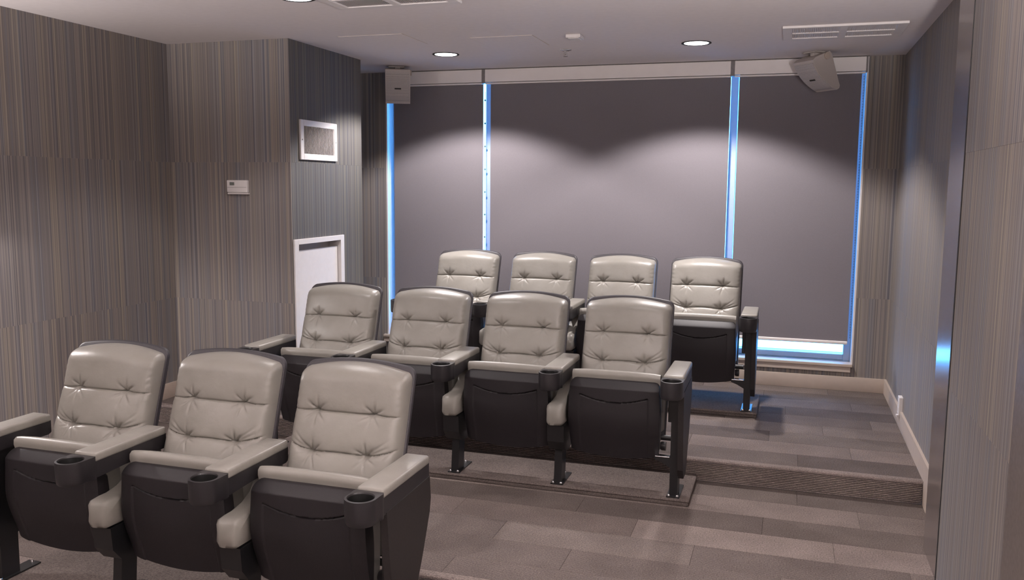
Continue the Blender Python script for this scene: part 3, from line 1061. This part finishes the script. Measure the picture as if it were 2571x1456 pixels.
e = empty('sprinkler', (-2.30, 6.095, H), label='chrome fire sprinkler head between the two far downlights', cat='sprinkler')
obj('escutcheon', lathe([(0.0, -0.010), (0.020, -0.010), (0.026, -0.007), (0.040, -0.004), (0.043, 0.0)], (0, 0, 0), 24), M['chrome'], e, 50)
bm = lathe([(0.006, -0.010), (0.006, -0.030), (0.004, -0.034)], (0, 0, 0), 12)
for s in (-1, 1):
    add_box(bm, s*0.011 - 0.0015, s*0.011 + 0.0015, -0.002, 0.002, -0.044, -0.010)
add_box(bm, -0.012, 0.012, -0.002, 0.002, -0.046, -0.043)
obj('frame_arms', bm, M['chrome'], e)
bm = lathe([(0.0, -0.046), (0.016, -0.046), (0.017, -0.048), (0.0, -0.049)], (0, 0, 0), 16)
obj('deflector', bm, M['chrome'], e)

def speaker(base, rz, tilt, label):
    """wedge speaker with a curved perforated front; local -y is its front"""
    e = empty('loudspeaker', base, rz, label, 'loudspeaker', 'small wedge loudspeakers hung from the ceiling')
    W2 = 0.100
    T = Matrix.Translation((0, 0, -0.018)) @ Matrix.Rotation(tilt, 4, 'X')
    # side profile (y, z): convex front, straight sloping back
    front = []
    n = 14
    for k in range(n + 1):
        t_ = k/n
        z = -0.005 - 0.270*t_
        y = -0.122 + 0.120*t_**2.1
        front.append((y, z))
    back = [(0.022, -0.272), (0.034, -0.256), (0.034, -0.232), (0.050, -0.030), (0.040, -0.004), (-0.09, 0.004)]
    def shape(pts, a, b, bev):
        bm = extrude(pts, 'x', a, b, bev, 2)
        bmesh.ops.transform(bm, matrix=T, verts=bm.verts[:])
        return bm
    obj('cabinet', shape(front + back, -W2, W2, 0.004), M['speaker'], e, 35)
    gf = [(y - 0.004, z) for y, z in front[1:-1]]
    gb = [(y + 0.006, z) for y, z in front[1:-1]][::-1]
    obj('grille', shape(gf + gb, -W2 + 0.006, W2 - 0.006, 0.0), M['grille'], e, 60)
    obj('nameplate', shape([(-0.086, -0.150), (-0.0975, -0.150), (-0.0920, -0.161), (-0.080, -0.161)], -0.026, 0.026, 0), M['dark_gap'], e)
    obj('mounting_plate', box(-0.075, 0.055, -0.045, 0.045, -0.010, 0.0, 0.004), M['speaker'], e)
    obj('bracket_arm', extrude([(-0.03, -0.008), (0.03, -0.008), (0.025, -0.05), (-0.02, -0.05)], 'x', -0.02, 0.02, 0.003, 1), M['speaker'], e)
    bm = lathe([(0.0, -0.012), (0.020, -0.012), (0.024, -0.004), (0.024, 0.006), (0.0, 0.008)], (W2 + 0.006, 0.012, -0.040), 18, 'x')
    obj('tilt_knob', bm, M['trim'], e, 40)
    return e
speaker((-3.845, 6.62, H), math.radians(25), math.radians(6), 'pale wedge loudspeaker hung in the left window corner')
speaker((-0.62, 6.62, H), math.radians(-50), math.radians(26), 'pale wedge loudspeaker hung before the right blind, tilted down')

# ------------------------------------------------------------------ unseen sconces added to fill the ceiling, front half of the room
def sconce(x, y, f, wup, wdown, label):
    e = empty('fill_sconce', (x, y, 1.45), label=label, cat='sconce', group='added half round fill sconces')
    n = 16
    outer = [(f*0.085*math.sin(PI*k/n), -0.085*math.cos(PI*k/n)) for k in range(n + 1)]
    inner = [(f*0.078*math.sin(PI*k/n) , -0.078*math.cos(PI*k/n)) for k in range(n, -1, -1)]
    obj('shade', extrude(outer + inner, 'z', -0.14, 0.14), M['steel'], e, 40)
    obj('wall_plate', box(min(0, f*0.008), max(0, f*0.008), -0.05, 0.05, -0.10, 0.10, 0.002), M['steel'], e)
    obj('lamp_body', lathe([(0.0, -0.09), (0.028, -0.09), (0.028, 0.09), (0.0, 0.09)], (f*0.04, 0, 0), 16), M['lens'], e, 40)
    for sgn in (-1, 1):
        ld = bpy.data.lights.new('sconce_fill_lamp', 'SPOT')
        ld.energy = wup if sgn > 0 else wdown
        ld.color = LAMP_COL
        ld.spot_size = math.radians(176)
        ld.spot_blend = 0.3
        ld.shadow_soft_size = 0.04
        lo = bpy.data.objects.new('sconce_fill_lamp', ld)
        COL.objects.link(lo)
        lo.parent = e
        lo.location = (f*0.045, 0, sgn*0.145)
        lo.rotation_euler = (0 if sgn < 0 else PI, 0, 0)
SL = ['added fill sconce on the left wall beside the front row', 'added fill sconce on the left wall at the front of the room',
      'added fill sconce on the near right wall', 'added fill sconce on the right wall behind the viewer']
for (x, y, f, wu, wd), lb in zip(FILL_SCONCES, SL):
    sconce(x, y, f, wu, wd, lb)

e = empty('bounce_screen', (-2.5, YF, 0.45), label='added white bounce screen on the unseen front wall, facing the seats', cat='screen')  # unseen, added to bounce light onto the ceiling and back wall
part_at(e, 'screen_surface', box(-4.3, -0.7, YF + 0.004, YF + 0.012, 0.30, 2.28), M['white_matt'])
for nm, bb in (('screen_border', (-4.36, -4.3, 0.24, 2.34)), ('screen_border', (-0.7, -0.64, 0.24, 2.34)), ('screen_border', (-4.3, -0.7, 0.24, 0.30)), ('screen_border', (-4.3, -0.7, 2.28, 2.34))):
    part_at(e, nm, box(bb[0], bb[1], YF + 0.001, YF + 0.03, bb[2], bb[3], 0.003), M['charcoal'])
